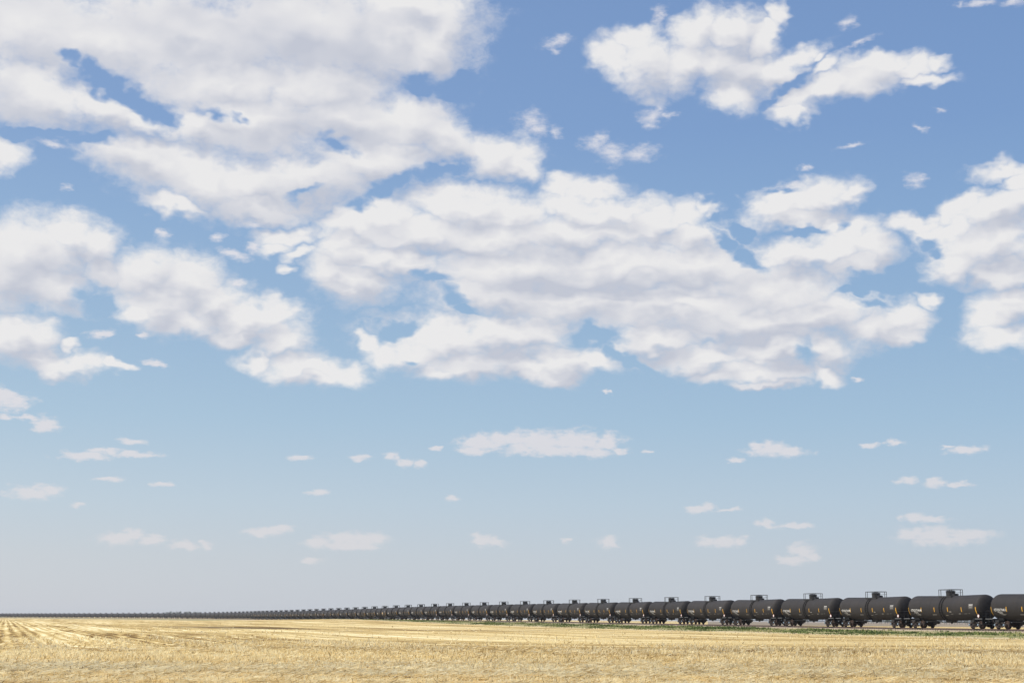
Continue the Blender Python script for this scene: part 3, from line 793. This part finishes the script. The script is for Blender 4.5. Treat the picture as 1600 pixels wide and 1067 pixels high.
        b.build('brake_wheel', hb)
        # placard holders: small diamonds by the near corner of each side
        for side in (1, -1):
            xp, yp, zp = -8.05 * side, 1.50 * side, 1.50
            b = MB()
            def dia(r, d): return [(xp + r * a, yp + d * side, zp + r * c) for a, c in ((1, 0), (0, 1), (-1, 0), (0, -1))]
            b.add(dia(.235, 0) + dia(.235, .02), [(0, 1, 2, 3), (4, 5, 6, 7), (0, 1, 5, 4), (1, 2, 6, 5), (2, 3, 7, 6), (3, 0, 4, 7)], M['placard_red'])
            b.add(dia(.205, .023), [(0, 1, 2, 3)], M['placard'])
            b.box(xp - .03, xp + .03, yp - .03 if side > 0 else yp, yp if side > 0 else yp + .03, 1.18, 1.34, M['black'])
            b.build('placard', root)
    # trucks
    for s_ in (1, -1):
        tk = empty('truck'); tk.parent = root; tk.location = (s_ * 6.5, 0, 0)
        WB = .89
        if level < 2:
            for side in (1, -1):
                b = MB(); y0, y1 = (.98, 1.16) if side > 0 else (-1.16, -.98)
                # cast side frame with its two windows
                b.prism([(-1.18, .40), (-1.02, .60), (-.62, .78), (.62, .78), (1.02, .60), (1.18, .40), (1.10, .36), (.80, .44), (.52, .62), (-.52, .62), (-.80, .44), (-1.10, .36)], y0, y1, M['iron'])
                b.prism([(-.86, .42), (-.40, .17), (.40, .17), (.86, .42), (.78, .50), (.34, .27), (-.34, .27), (-.78, .50)], y0, y1, M['iron'])
                b.box(-.34, -.24, y0, y1, .24, .66, M['iron']); b.box(.24, .34, y0, y1, .24, .66, M['iron'])
                fr = b.build('side_frame', tk)
                if level == 0:
                    b = MB()
                    for xx in (-.12, 0, .12):
                        b.lathe([(.055, .28), (.055, .60)], 'z', (xx, side * 1.05, 0), M['iron'], 8)
                    b.build('springs', fr)
                for xx in (-WB, WB):
                    b = MB(); b.lathe([(.02, side * 1.26), (.085, side * 1.26), (.12, side * 1.22), (.12, side * 1.08)], 'y', (xx, 0, .46), M['cap'], 12)
                    b.build('bearing_cap', fr)
            b = MB(); b.prism([(-.22, .42), (.22, .42), (.22, .74), (-.22, .74)], -1.2, 1.2, M['iron']); b.build('truck_bolster', tk)
        for xx in (-WB, WB):
            b = MB(); n = 28 if level == 0 else 14
            for side in (1, -1):
                y_ = side * .72
                b.lathe([(.10, y_ - side * .02), (.14, y_ + side * .05), (.36, y_ + side * .01), (.40, y_ + side * .08), (.455, y_ + side * .08), (.465, y_ - side * .03), (.49, y_ - side * .045), (.49, y_ - side * .075), (.38, y_ - side * .07), (.14, y_ - side * .09), (.09, y_ - side * .08)], 'y', (xx, 0, .457), M['wheel'], n, caps=False)
            b.lathe([(.085, -1.1), (.085, 1.1)], 'y', (xx, 0, .457), M['wheel'], 8)
            b.build('wheelset', tk, smooth=True)
    # markings
    for x in (-7.50, -4.5, -1.5, 1.5, 4.5, 7.50):
        b = MB()
        if abs(x) > 7: shell_strip(x - .055, x + .055, 1.62, 2.55, .012, M['yellow'], b, 10)
        else:
            w_ = .055 if level == 0 else .035
            shell_strip(x - w_, x + w_, 2.00, 2.54, .012, M['yellow'], b, 6)
        if level < 2: b.build('reflective_stripe', root)
    if level < 2:
        dl = []
        dl += [('LD LMT 198200 LB', 6.35, 1.90, .085), ('89903 KG', 6.05, 1.76, .085, .7), ('LT WT 64800 LB', 5.75, 1.62, .085)]
        for l_ in dl:
            me = text_mesh('load_stencil', [l_], M['white']); o = bpy.data.objects.new('load_stencil', me); COL.objects.link(o); o.parent = root
        b = MB()   # illegible small stencils: data block at the near end, panels along the belly
        for r_ in range(7):
            z_ = 2.86 - r_ * .085
            shell_strip(-6.98 + .04 * ((r_ * 7) % 3), -6.05 - .05 * ((r_ * 5) % 3), z_, z_ + (.045 if r_ < 6 else .02), .012, M['white'] if r_ == 1 else M['dim'], b, 1)
        b.build('data_stencil', root)
        for x, z_, w, h_, c in ((2.15, 1.62, .9, .10, 'dim'), (-.75, 1.55, .5, .10, 'dim'), (-1.8, 1.95, .45, .14, 'dim'), (-1.95, 1.72, .55, .05, 'dim'), (-3.7, 1.72, .45, .12, 'dim'), (-4.9, 1.75, .6, .05, 'dim'), (-5.8, 1.78, .3, .05, 'dim')):
            b = MB(); shell_strip(x - w, x, z_, z_ + h_ * .7, .012, M[c], b, 1); b.build('small_stencil', root)
    else:
        b = MB(); shell_strip(4.2, 6.4, 1.9, 2.15, .03, M['dim'], b, 2)
        b.build('reporting_mark', root)
    return root

def kids(o): return [c for c in ALLCH.get(o.name, [])]
ALLCH = {}
def index_children():
    ALLCH.clear()
    for o in bpy.data.objects:
        if o.parent: ALLCH.setdefault(o.parent.name, []).append(o)
def copy_tree(o, parent=None):
    c = o.copy(); COL.objects.link(c)
    if parent is not None: c.parent = parent
    for ch in kids(o): copy_tree(ch, c)
    return c

L0, L1 = 16, 40
protos = {}
for lv in (0, 1, 2): protos[lv] = lod_car(lv)
bpy.context.view_layer.update()
index_children()
ORD = {1: 'first', 2: 'second', 3: 'third', 4: 'fourth', 5: 'fifth', 6: 'sixth', 7: 'seventh', 8: 'eighth', 9: 'ninth', 10: 'tenth', 11: 'eleventh', 12: 'twelfth',
       13: 'thirteenth', 14: 'fourteenth', 15: 'fifteenth', 16: 'sixteenth', 17: 'seventeenth', 18: 'eighteenth', 19: 'nineteenth'}
TENS = {2: 'twent', 3: 'thirt', 4: 'fort', 5: 'fift', 6: 'sixt', 7: 'sevent', 8: 'eight', 9: 'ninet'}
def ordinal(n):
    if n in ORD: return ORD[n]
    t, u = divmod(n, 10)
    return TENS[t] + 'ieth' if u == 0 else TENS[t] + 'y-' + ORD[u]
LAST = 93
used = set()
for i in range(-1, LAST + 1):
    lv = 0 if i < L0 else (1 if i < L1 else 2)
    if lv in used: c = copy_tree(protos[lv])
    else: c = protos[lv]; used.add(lv)
    x, y = cx[i]
    a, b_ = cx[i - 1], cx[i + 1]
    h = math.atan2(b_[0] - a[0], b_[1] - a[1])
    c.location = (x, y, float(rail_z(y)))
    slope = float(rail_z(y + 8) - rail_z(y - 8)) / 16.
    c.rotation_euler = (0, -math.atan(slope), math.pi / 2 - h)
    k = i + 2
    if i == -1: lab = 'black tank car cut off by the right edge of the photo, nearest of the train'
    elif i == 0: lab = 'black tank car with its whole length in view nearest the right edge, its railing highest'
    elif i == 19: lab = 'black tank car with a bright yellow mark low on its side, far down the train'
    elif lv == 0: lab = 'black tank car with yellow stripes and white lettering, %s from the right edge' % ordinal(k)
    elif lv == 1: lab = 'black tank car in the middle of the long train, %s counted from the right edge' % ordinal(k)
    elif k <= 62: lab = 'small distant black tank car, %s counted from the right end of the train' % ordinal(k)
    else: lab = 'tiny tank car on the far curve, %s from the left edge' % ordinal(LAST - i + 1)
    tag(c, lab, 'tank car', 'black tank cars coupled in one long train')
    if lv < 2:
        num = 'CTCX 714%03d' % ((148 + i * 37) % 1000) if lv == 0 else 'CTCX 714210'
        if lv == 0 or 'mark1' not in M:
            me = text_mesh('reporting_mark', [(num, 6.95, 2.06, .29, 2.5)], M['white'])
            if lv == 1: M['mark1'] = me
        else: me = M['mark1']
        o = bpy.data.objects.new('reporting_mark', me); COL.objects.link(o); o.parent = c
    if i == 19:
        b = MB(); shell_strip(-3.6, -2.6, 2.0, 2.5, .03, M['yellow'], b, 4); shell_strip(-3.35, -3.05, 1.7, 2.5, .035, M['placard'], b, 4)
        o = b.build('painted_mark', c); o['label'] = 'bright yellow and white mark on the tank side'

# ------------------------------------------------------------------ distant trees
def leaf(N, b):
    g = N.n.new('ShaderNodeObjectInfo'); n = N.noise(geomP(N), .5, 3.)
    N.l.new(N.mix(N.rng(n, .35, .65), (.030, .050, .018), (.075, .105, .040)), b.inputs['Base Color'])
M['leaf'] = material('dark_green_leaves', (.05, .08, .03), .8, .2, fn=leaf)
M['bark'] = material('grey_bark', (.09, .075, .06), .9, .1)
def tree_proto(seed, h, w, trunk_h):
    r = random.Random(seed); t = empty('tree')
    b = MB(); pts = [(0, 0, -.3), (r.uniform(-.1, .1), 0, trunk_h * .6), (r.uniform(-.3, .3), r.uniform(-.3, .3), h * .62)]
    rings = [.24, .18, .07]
    for k in range(2): b.tube([pts[k], pts[k + 1]], rings[k], M['bark'], 7)
    for k in range(5):
        a = r.uniform(0, 6.28); z = trunk_h + (h - trunk_h) * r.uniform(0, .5)
        b.tube([(pts[1][0] * .5, 0, z * .9), (math.cos(a) * w * .3, math.sin(a) * w * .3, z + h * .14)], .07, M['bark'], 5)
    b.build('trunk', t)
    b = MB(); cl = []
    for k in range(16):
        a = r.uniform(0, 6.28); q = r.random() ** .5 * w * .42; zz = trunk_h + (h - trunk_h) * r.uniform(.12, .92); q *= 1. - .5 * abs((zz - trunk_h) / (h - trunk_h) - .4)
        cl.append((math.cos(a) * q, math.sin(a) * q, zz, r.uniform(.5, 1.1) * w * .17))
    for k in range(900):
        cx_, cy_, cz_, cr = r.choice(cl); v = Vector((r.gauss(0, 1), r.gauss(0, 1), r.gauss(0, .8))); v = v.normalized() * cr * (r.random() ** .4)
        p = Vector((cx_, cy_, cz_)) + v; s_ = r.uniform(.12, .30)
        u = Vector((r.gauss(0, 1), r.gauss(0, 1), r.gauss(0, 1))).normalized(); w_ = u.orthogonal().normalized()
        b.add([p + u * s_, p + w_ * s_ * .6, p - u * s_, p - w_ * s_ * .6], [(0, 1, 2, 3)], M['leaf'])
    b.build('crown', t); return t
TP = [tree_proto(3, 9.6, 8.5, 2.0), tree_proto(5, 8.8, 9.5, 1.8), tree_proto(9, 10.2, 7.5, 2.2), tree_proto(12, 8.0, 7.0, 2.4)]
bpy.context.view_layer.update(); index_children()
TREES = []
rr = random.Random(4)
for k, px in enumerate(np.linspace(259, 309, 15)): TREES.append((px + rr.uniform(-1, 1), 1900 + rr.uniform(-40, 40), 'left'))
for px in (336.5, 341., 345.): TREES.append((px, 1860, 'gap'))
for k, px in enumerate(np.linspace(1216, 1262, 12)): TREES.append((px + rr.uniform(-1, 1), 1500 + rr.uniform(-30, 30), 'r1'))
for k, px in enumerate(np.linspace(1352, 1395, 11)): TREES.append((px + rr.uniform(-1, 1), 1500 + rr.uniform(-30, 30), 'r2'))
for k, px in enumerate(np.linspace(1462, 1520, 15)): TREES.append((px + rr.uniform(-1, 1), 1500 + rr.uniform(-30, 30), 'r3'))
LBL = {'left': ('green tree in the row rising just above the far tank cars', 'trees rising above the far tank cars'),
       'gap': ('lone low green tree showing over the far tank cars beside the tree row', 'low trees beside the far tree row'),
       'r1': ('distant tree seen under a tank car right of the middle of the train', 'distant trees under the belly of a tank car'),
       'r2': ('distant tree seen under the third tank car from the right', 'distant trees under the third tank car'),
       'r3': ('distant tree seen under the rightmost whole tank car', 'distant trees under the rightmost whole tank car')}
cnt = 0
for px, dist, key in TREES:
    x = (px - 800) / 2351. * dist; j = cnt % 4
    t = TP[cnt] if cnt < 4 else copy_tree(TP[j]); cnt += 1
    t.location = (x, dist, float(field_z(x, dist)) - .1)
    t.rotation_euler = (0, 0, rr.uniform(0, 6.28)); s_ = rr.uniform(.85, 1.08) * (.86 if key == 'gap' else 1.) * (.8 if key[0] == 'r' else 1.)
    t.scale = (s_, s_, s_)
    tag(t, LBL[key][0], 'tree', LBL[key][1])

# ------------------------------------------------------------------ standing stubble and loose straw
def f_straw(N, b):
    a = N.n.new('ShaderNodeAttribute'); a.attribute_name = 'tone'; a.attribute_type = 'GEOMETRY'
    c = N.ramp(a.outputs['Fac'], [(0., (.19, .125, .06)), (.20, (.50, .355, .15)), (.48, (.80, .62, .30)), (.78, (.94, .81, .49)), (1., (.94, .84, .55))])
    N.l.new(c, b.inputs['Base Color'])
    tr = N.n.new('ShaderNodeBsdfTranslucent'); N.l.new(c, tr.inputs['Color'])
    mx = N.n.new('ShaderNodeMixShader'); mx.inputs[0].default_value = .45
    o = [k for k in N.n if k.type == 'OUTPUT_MATERIAL'][0]
    N.l.new(b.outputs[0], mx.inputs[1]); N.l.new(tr.outputs[0], mx.inputs[2]); N.l.new(mx.outputs[0], o.inputs[0])
M['straw'] = material('dry_straw', (.6, .5, .3), .7, .2, fn=f_straw)

def vnoise(x, y, seed=0):
    """smooth value noise"""
    xi = np.floor(x).astype(np.int64); yi = np.floor(y).astype(np.int64); fx = x - xi; fy = y - yi
    fx = fx * fx * (3 - 2 * fx); fy = fy * fy * (3 - 2 * fy)
    def h(a, b): 
        n = (a * 374761393 + b * 668265263 + seed * 974711) & 0x7fffffff; n = (n ^ (n >> 13)) * 1274126177 & 0x7fffffff
        return ((n ^ (n >> 16)) & 0xffff) / 65535.
    return (h(xi, yi) * (1 - fx) + h(xi + 1, yi) * fx) * (1 - fy) + (h(xi, yi + 1) * (1 - fx) + h(xi + 1, yi + 1) * fx) * fy
def blades(name, n, dmin, dmax, kind):
    # spread evenly over the view: nearer ground carries more stalks
    inv = rng.uniform(1 / dmax, 1 / dmin, n); d = 1 / inv
    u = rng.uniform(-.40, .40, n); x, y = u * d, d.copy()
    s = x * U_DIR[0] + y * U_DIR[1]; t = x * U_DIR[1] - y * U_DIR[0]
    near = smooth01((75 - y) / 20.)
    # rows: along the line of the track further out, across the view on the near headland
    b1 = vnoise(s * .03, t * .55, 1); b2 = vnoise(x * .05 + 9, y * .45, 2) * .75 + vnoise(x * .35, y * .9, 5) * .25
    band = b1 * (1 - near) + b2 * near
    patch_ = vnoise(x * .18, y * .12, 3)
    clump = vnoise(x * 1.1, y * .9, 11) * .5 + vnoise(x * 3.1, y * 2.2, 12) * .5
    # stalks stand in drilled rows
    if kind == 'stand':
        tr_ = np.round(t / .62) * .62 + rng.normal(0, .07, n); yr_ = np.round(y / .62) * .62 + rng.normal(0, .09, n)
        far = near < .5
        x = np.where(far, s * U_DIR[0] + tr_ * U_DIR[1], x); y = np.where(far, s * U_DIR[1] - tr_ * U_DIR[0], yr_)
    tt_, _ = track_frame(x, y)
    soil = np.zeros(n)
    for (sx, sy, rx, ry, a) in SOIL: soil = np.maximum(soil, a * np.clip(1.3 - np.hypot((s - sx) / rx, (t - sy) / ry), 0, 1))
    if kind == 'stand':
        dens = np.clip((band - .36) * 3.2, .06, 1) * np.clip((clump - .36) * 4., .04, 1) * np.clip((115 + 60 * (patch_ - .5) - d) / 55, .07, 1) * np.clip((d - 47 + 14 * (patch_ - .5)) / 6, .16, 1) * (1 - soil * .9)
        keep = (rng.random(n) < dens) & (tt_ > 15)
    else:
        keep = (tt_ > 15) & (rng.random(n) < (1 - soil * .85) * np.clip((clump - .38) * 4, .08, 1) * np.clip((110 - d) / 50, .08, 1) * np.where(d < 50 + 12 * (patch_ - .5), 1., .35))
    x, y, d, band, patch_, clump = x[keep], y[keep], d[keep], band[keep], patch_[keep], clump[keep]; n = len(x)
    z = field_z(x, y)
    wdt = np.clip(d * .00048, .016, .16) * rng.uniform(.5, 1.5, n)
    tone = np.clip(.50 + .55 * (band - .5) + .35 * (patch_ - .5) + .85 * (clump - .45) - .05 + rng.normal(0, .25, n), 0, 1)
    if kind == 'stand':
        hgt = rng.uniform(.07, .23, n) * (.5 + .75 * band) * np.clip(1.15 - d / 900., .6, 1)
        lean = rng.normal(0, .45, (n, 2)) * hgt[:, None]; rot = rng.uniform(0, math.pi, n)
        wx, wy = np.cos(rot) * wdt / 2, np.sin(rot) * wdt / 2
        co = np.empty((n, 4, 3))
        co[:, 0] = np.stack([x - wx, y - wy, z - .02], 1); co[:, 1] = np.stack([x + wx, y + wy, z - .02], 1)
        co[:, 2] = np.stack([x + wx * .6 + lean[:, 0], y + wy * .6 + lean[:, 1], z + hgt], 1)
        co[:, 3] = np.stack([x - wx * .6 + lean[:, 0], y - wy * .6 + lean[:, 1], z + hgt * rng.uniform(.85, 1.1, n)], 1)
    else:
        L = rng.uniform(.12, .40, n); rot = rng.uniform(0, math.pi, n); tilt = rng.uniform(-.05, .35, n)
        dx_, dy_ = np.cos(rot) * L / 2, np.sin(rot) * L / 2; px_, py_ = -np.sin(rot) * wdt / 2, np.cos(rot) * wdt / 2
        zz = z + rng.uniform(.01, .12, n); tone = np.clip(tone + .12, 0, 1)
        co = np.empty((n, 4, 3))
        co[:, 0] = np.stack([x - dx_ - px_, y - dy_ - py_, zz - tilt * L / 2], 1); co[:, 1] = np.stack([x + dx_ - px_, y + dy_ - py_, zz + tilt * L / 2], 1)
        co[:, 2] = np.stack([x + dx_ + px_, y + dy_ + py_, zz + tilt * L / 2 + wdt * .6], 1); co[:, 3] = np.stack([x - dx_ + px_, y - dy_ + py_, zz - tilt * L / 2 + wdt * .6], 1)
    me = bpy.data.meshes.new(name); me.vertices.add(n * 4); me.vertices.foreach_set('co', co.ravel())
    me.loops.add(n * 4); me.loops.foreach_set('vertex_index', np.arange(n * 4))
    me.polygons.add(n); me.polygons.foreach_set('loop_start', np.arange(0, n * 4, 4)); me.polygons.foreach_set('loop_total', np.full(n, 4))
    me.materials.append(M['straw'])
    at = me.attributes.new('tone', 'FLOAT', 'POINT'); at.data.foreach_set('value', np.repeat(tone, 4).astype(np.float32))
    me.update(); o = bpy.data.objects.new(name, me); COL.objects.link(o); return o
tag(blades('stubble', 620000, 34, 420, 'stand'), 'cut stalks of pale golden stubble standing in the field', 'stubble', kind='stuff')
tag(blades('loose_straw', 240000, 34, 240, 'loose'), 'loose chopped straw lying between the stubble', 'straw', kind='stuff')

# ------------------------------------------------------------------ weeds on the bank
def f_weed(N, b):
    a = N.n.new('ShaderNodeAttribute'); a.attribute_name = 'tone'; a.attribute_type = 'GEOMETRY'
    N.l.new(N.ramp(a.outputs['Fac'], [(0., (.065, .10, .025)), (.40, (.14, .18, .05)), (.72, (.30, .30, .11)), (1., (.60, .50, .28))]), b.inputs['Base Color'])
M['weed'] = material('green_weeds', (.1, .15, .05), .8, .2, fn=f_weed)
n = 90000
sd_ = rng.uniform(-120, 560, n); a_ = rng.uniform(3.2, 15.5, n)
x = np.interp(sd_, cum, TFX); y = np.interp(sd_, cum, TFY); ax_ = np.interp(sd_, cum, nx); ay_ = np.interp(sd_, cum, ny)
pz = np.array([k[0] for k in prof], float)
top = rail_z(y) - .22
x = x + ax_ * a_; y = y + ay_ * a_; fz = field_z(x, y)
fr = np.interp(a_, [3, 5, 7, 9, 11, 13, 15, 18], [.82, .72, .52, .46, .33, .18, 0, 0])
z = fz + (top - fz) * fr
cl_ = vnoise(sd_ * .22, a_ * .5, 21); keep = rng.random(n) < np.clip((cl_ - .30) * 2.6, .03, 1)
x, y, z, a_, cl_ = x[keep], y[keep], z[keep], a_[keep], cl_[keep]; n = len(x)
hg = rng.uniform(.06, .24, n) * (.5 + cl_); wd = rng.uniform(.05, .14, n); rt_ = rng.uniform(0, math.pi, n)
wx, wy = np.cos(rt_) * wd, np.sin(rt_) * wd; ln_ = rng.normal(0, .3, (n, 2)) * hg[:, None]
co = np.empty((n, 3, 3))
co[:, 0] = np.stack([x - wx, y - wy, z - .02], 1); co[:, 1] = np.stack([x + wx, y + wy, z - .02], 1); co[:, 2] = np.stack([x + ln_[:, 0], y + ln_[:, 1], z + hg], 1)
me = bpy.data.meshes.new('grass'); me.vertices.add(n * 3); me.vertices.foreach_set('co', co.ravel()); me.loops.add(n * 3); me.loops.foreach_set('vertex_index', np.arange(n * 3))
me.polygons.add(n); me.polygons.foreach_set('loop_start', np.arange(0, n * 3, 3)); me.polygons.foreach_set('loop_total', np.full(n, 3)); me.materials.append(M['weed'])
tone = np.clip(.35 + (vnoise(x * .12, y * .12, 31) - .5) * 1.1 + rng.normal(0, .16, n) + .45 * smooth01((a_ - 12.5) / 2.5), 0, 1)
at = me.attributes.new('tone', 'FLOAT', 'POINT'); at.data.foreach_set('value', np.repeat(tone, 3).astype(np.float32))
me.update(); o = bpy.data.objects.new('grass', me); COL.objects.link(o)
tag(o, 'green weeds and grass growing on the side of the railway bank', 'grass', kind='stuff')

# ------------------------------------------------------------------ thin dry haze over the plain
hm = MB(); hm.box(-3500, 4500, -300, 4500, -3., 16., None)
me = bpy.data.meshes.new('haze'); me.from_pydata(hm.v, [], hm.f); me.update()
bm = bmesh.new(); bm.from_mesh(me); bmesh.ops.recalc_face_normals(bm, faces=bm.faces); bm.to_mesh(me); bm.free()
haze = bpy.data.objects.new('haze', me); COL.objects.link(haze)
hmat = bpy.data.materials.new('thin_haze'); hmat.use_nodes = True; H = hmat.node_tree; H.nodes.clear()
ho = H.nodes.new('ShaderNodeOutputMaterial'); hv = H.nodes.new('ShaderNodeVolumePrincipled')
hv.inputs['Color'].default_value = (.86, .90, .96, 1.); hv.inputs['Density'].default_value = .00008; hv.inputs['Anisotropy'].default_value = .2
H.links.new(hv.outputs[0], ho.inputs['Volume']); me.materials.append(hmat)
tag(haze, 'thin dry haze lying over the whole plain', 'haze', kind='stuff')
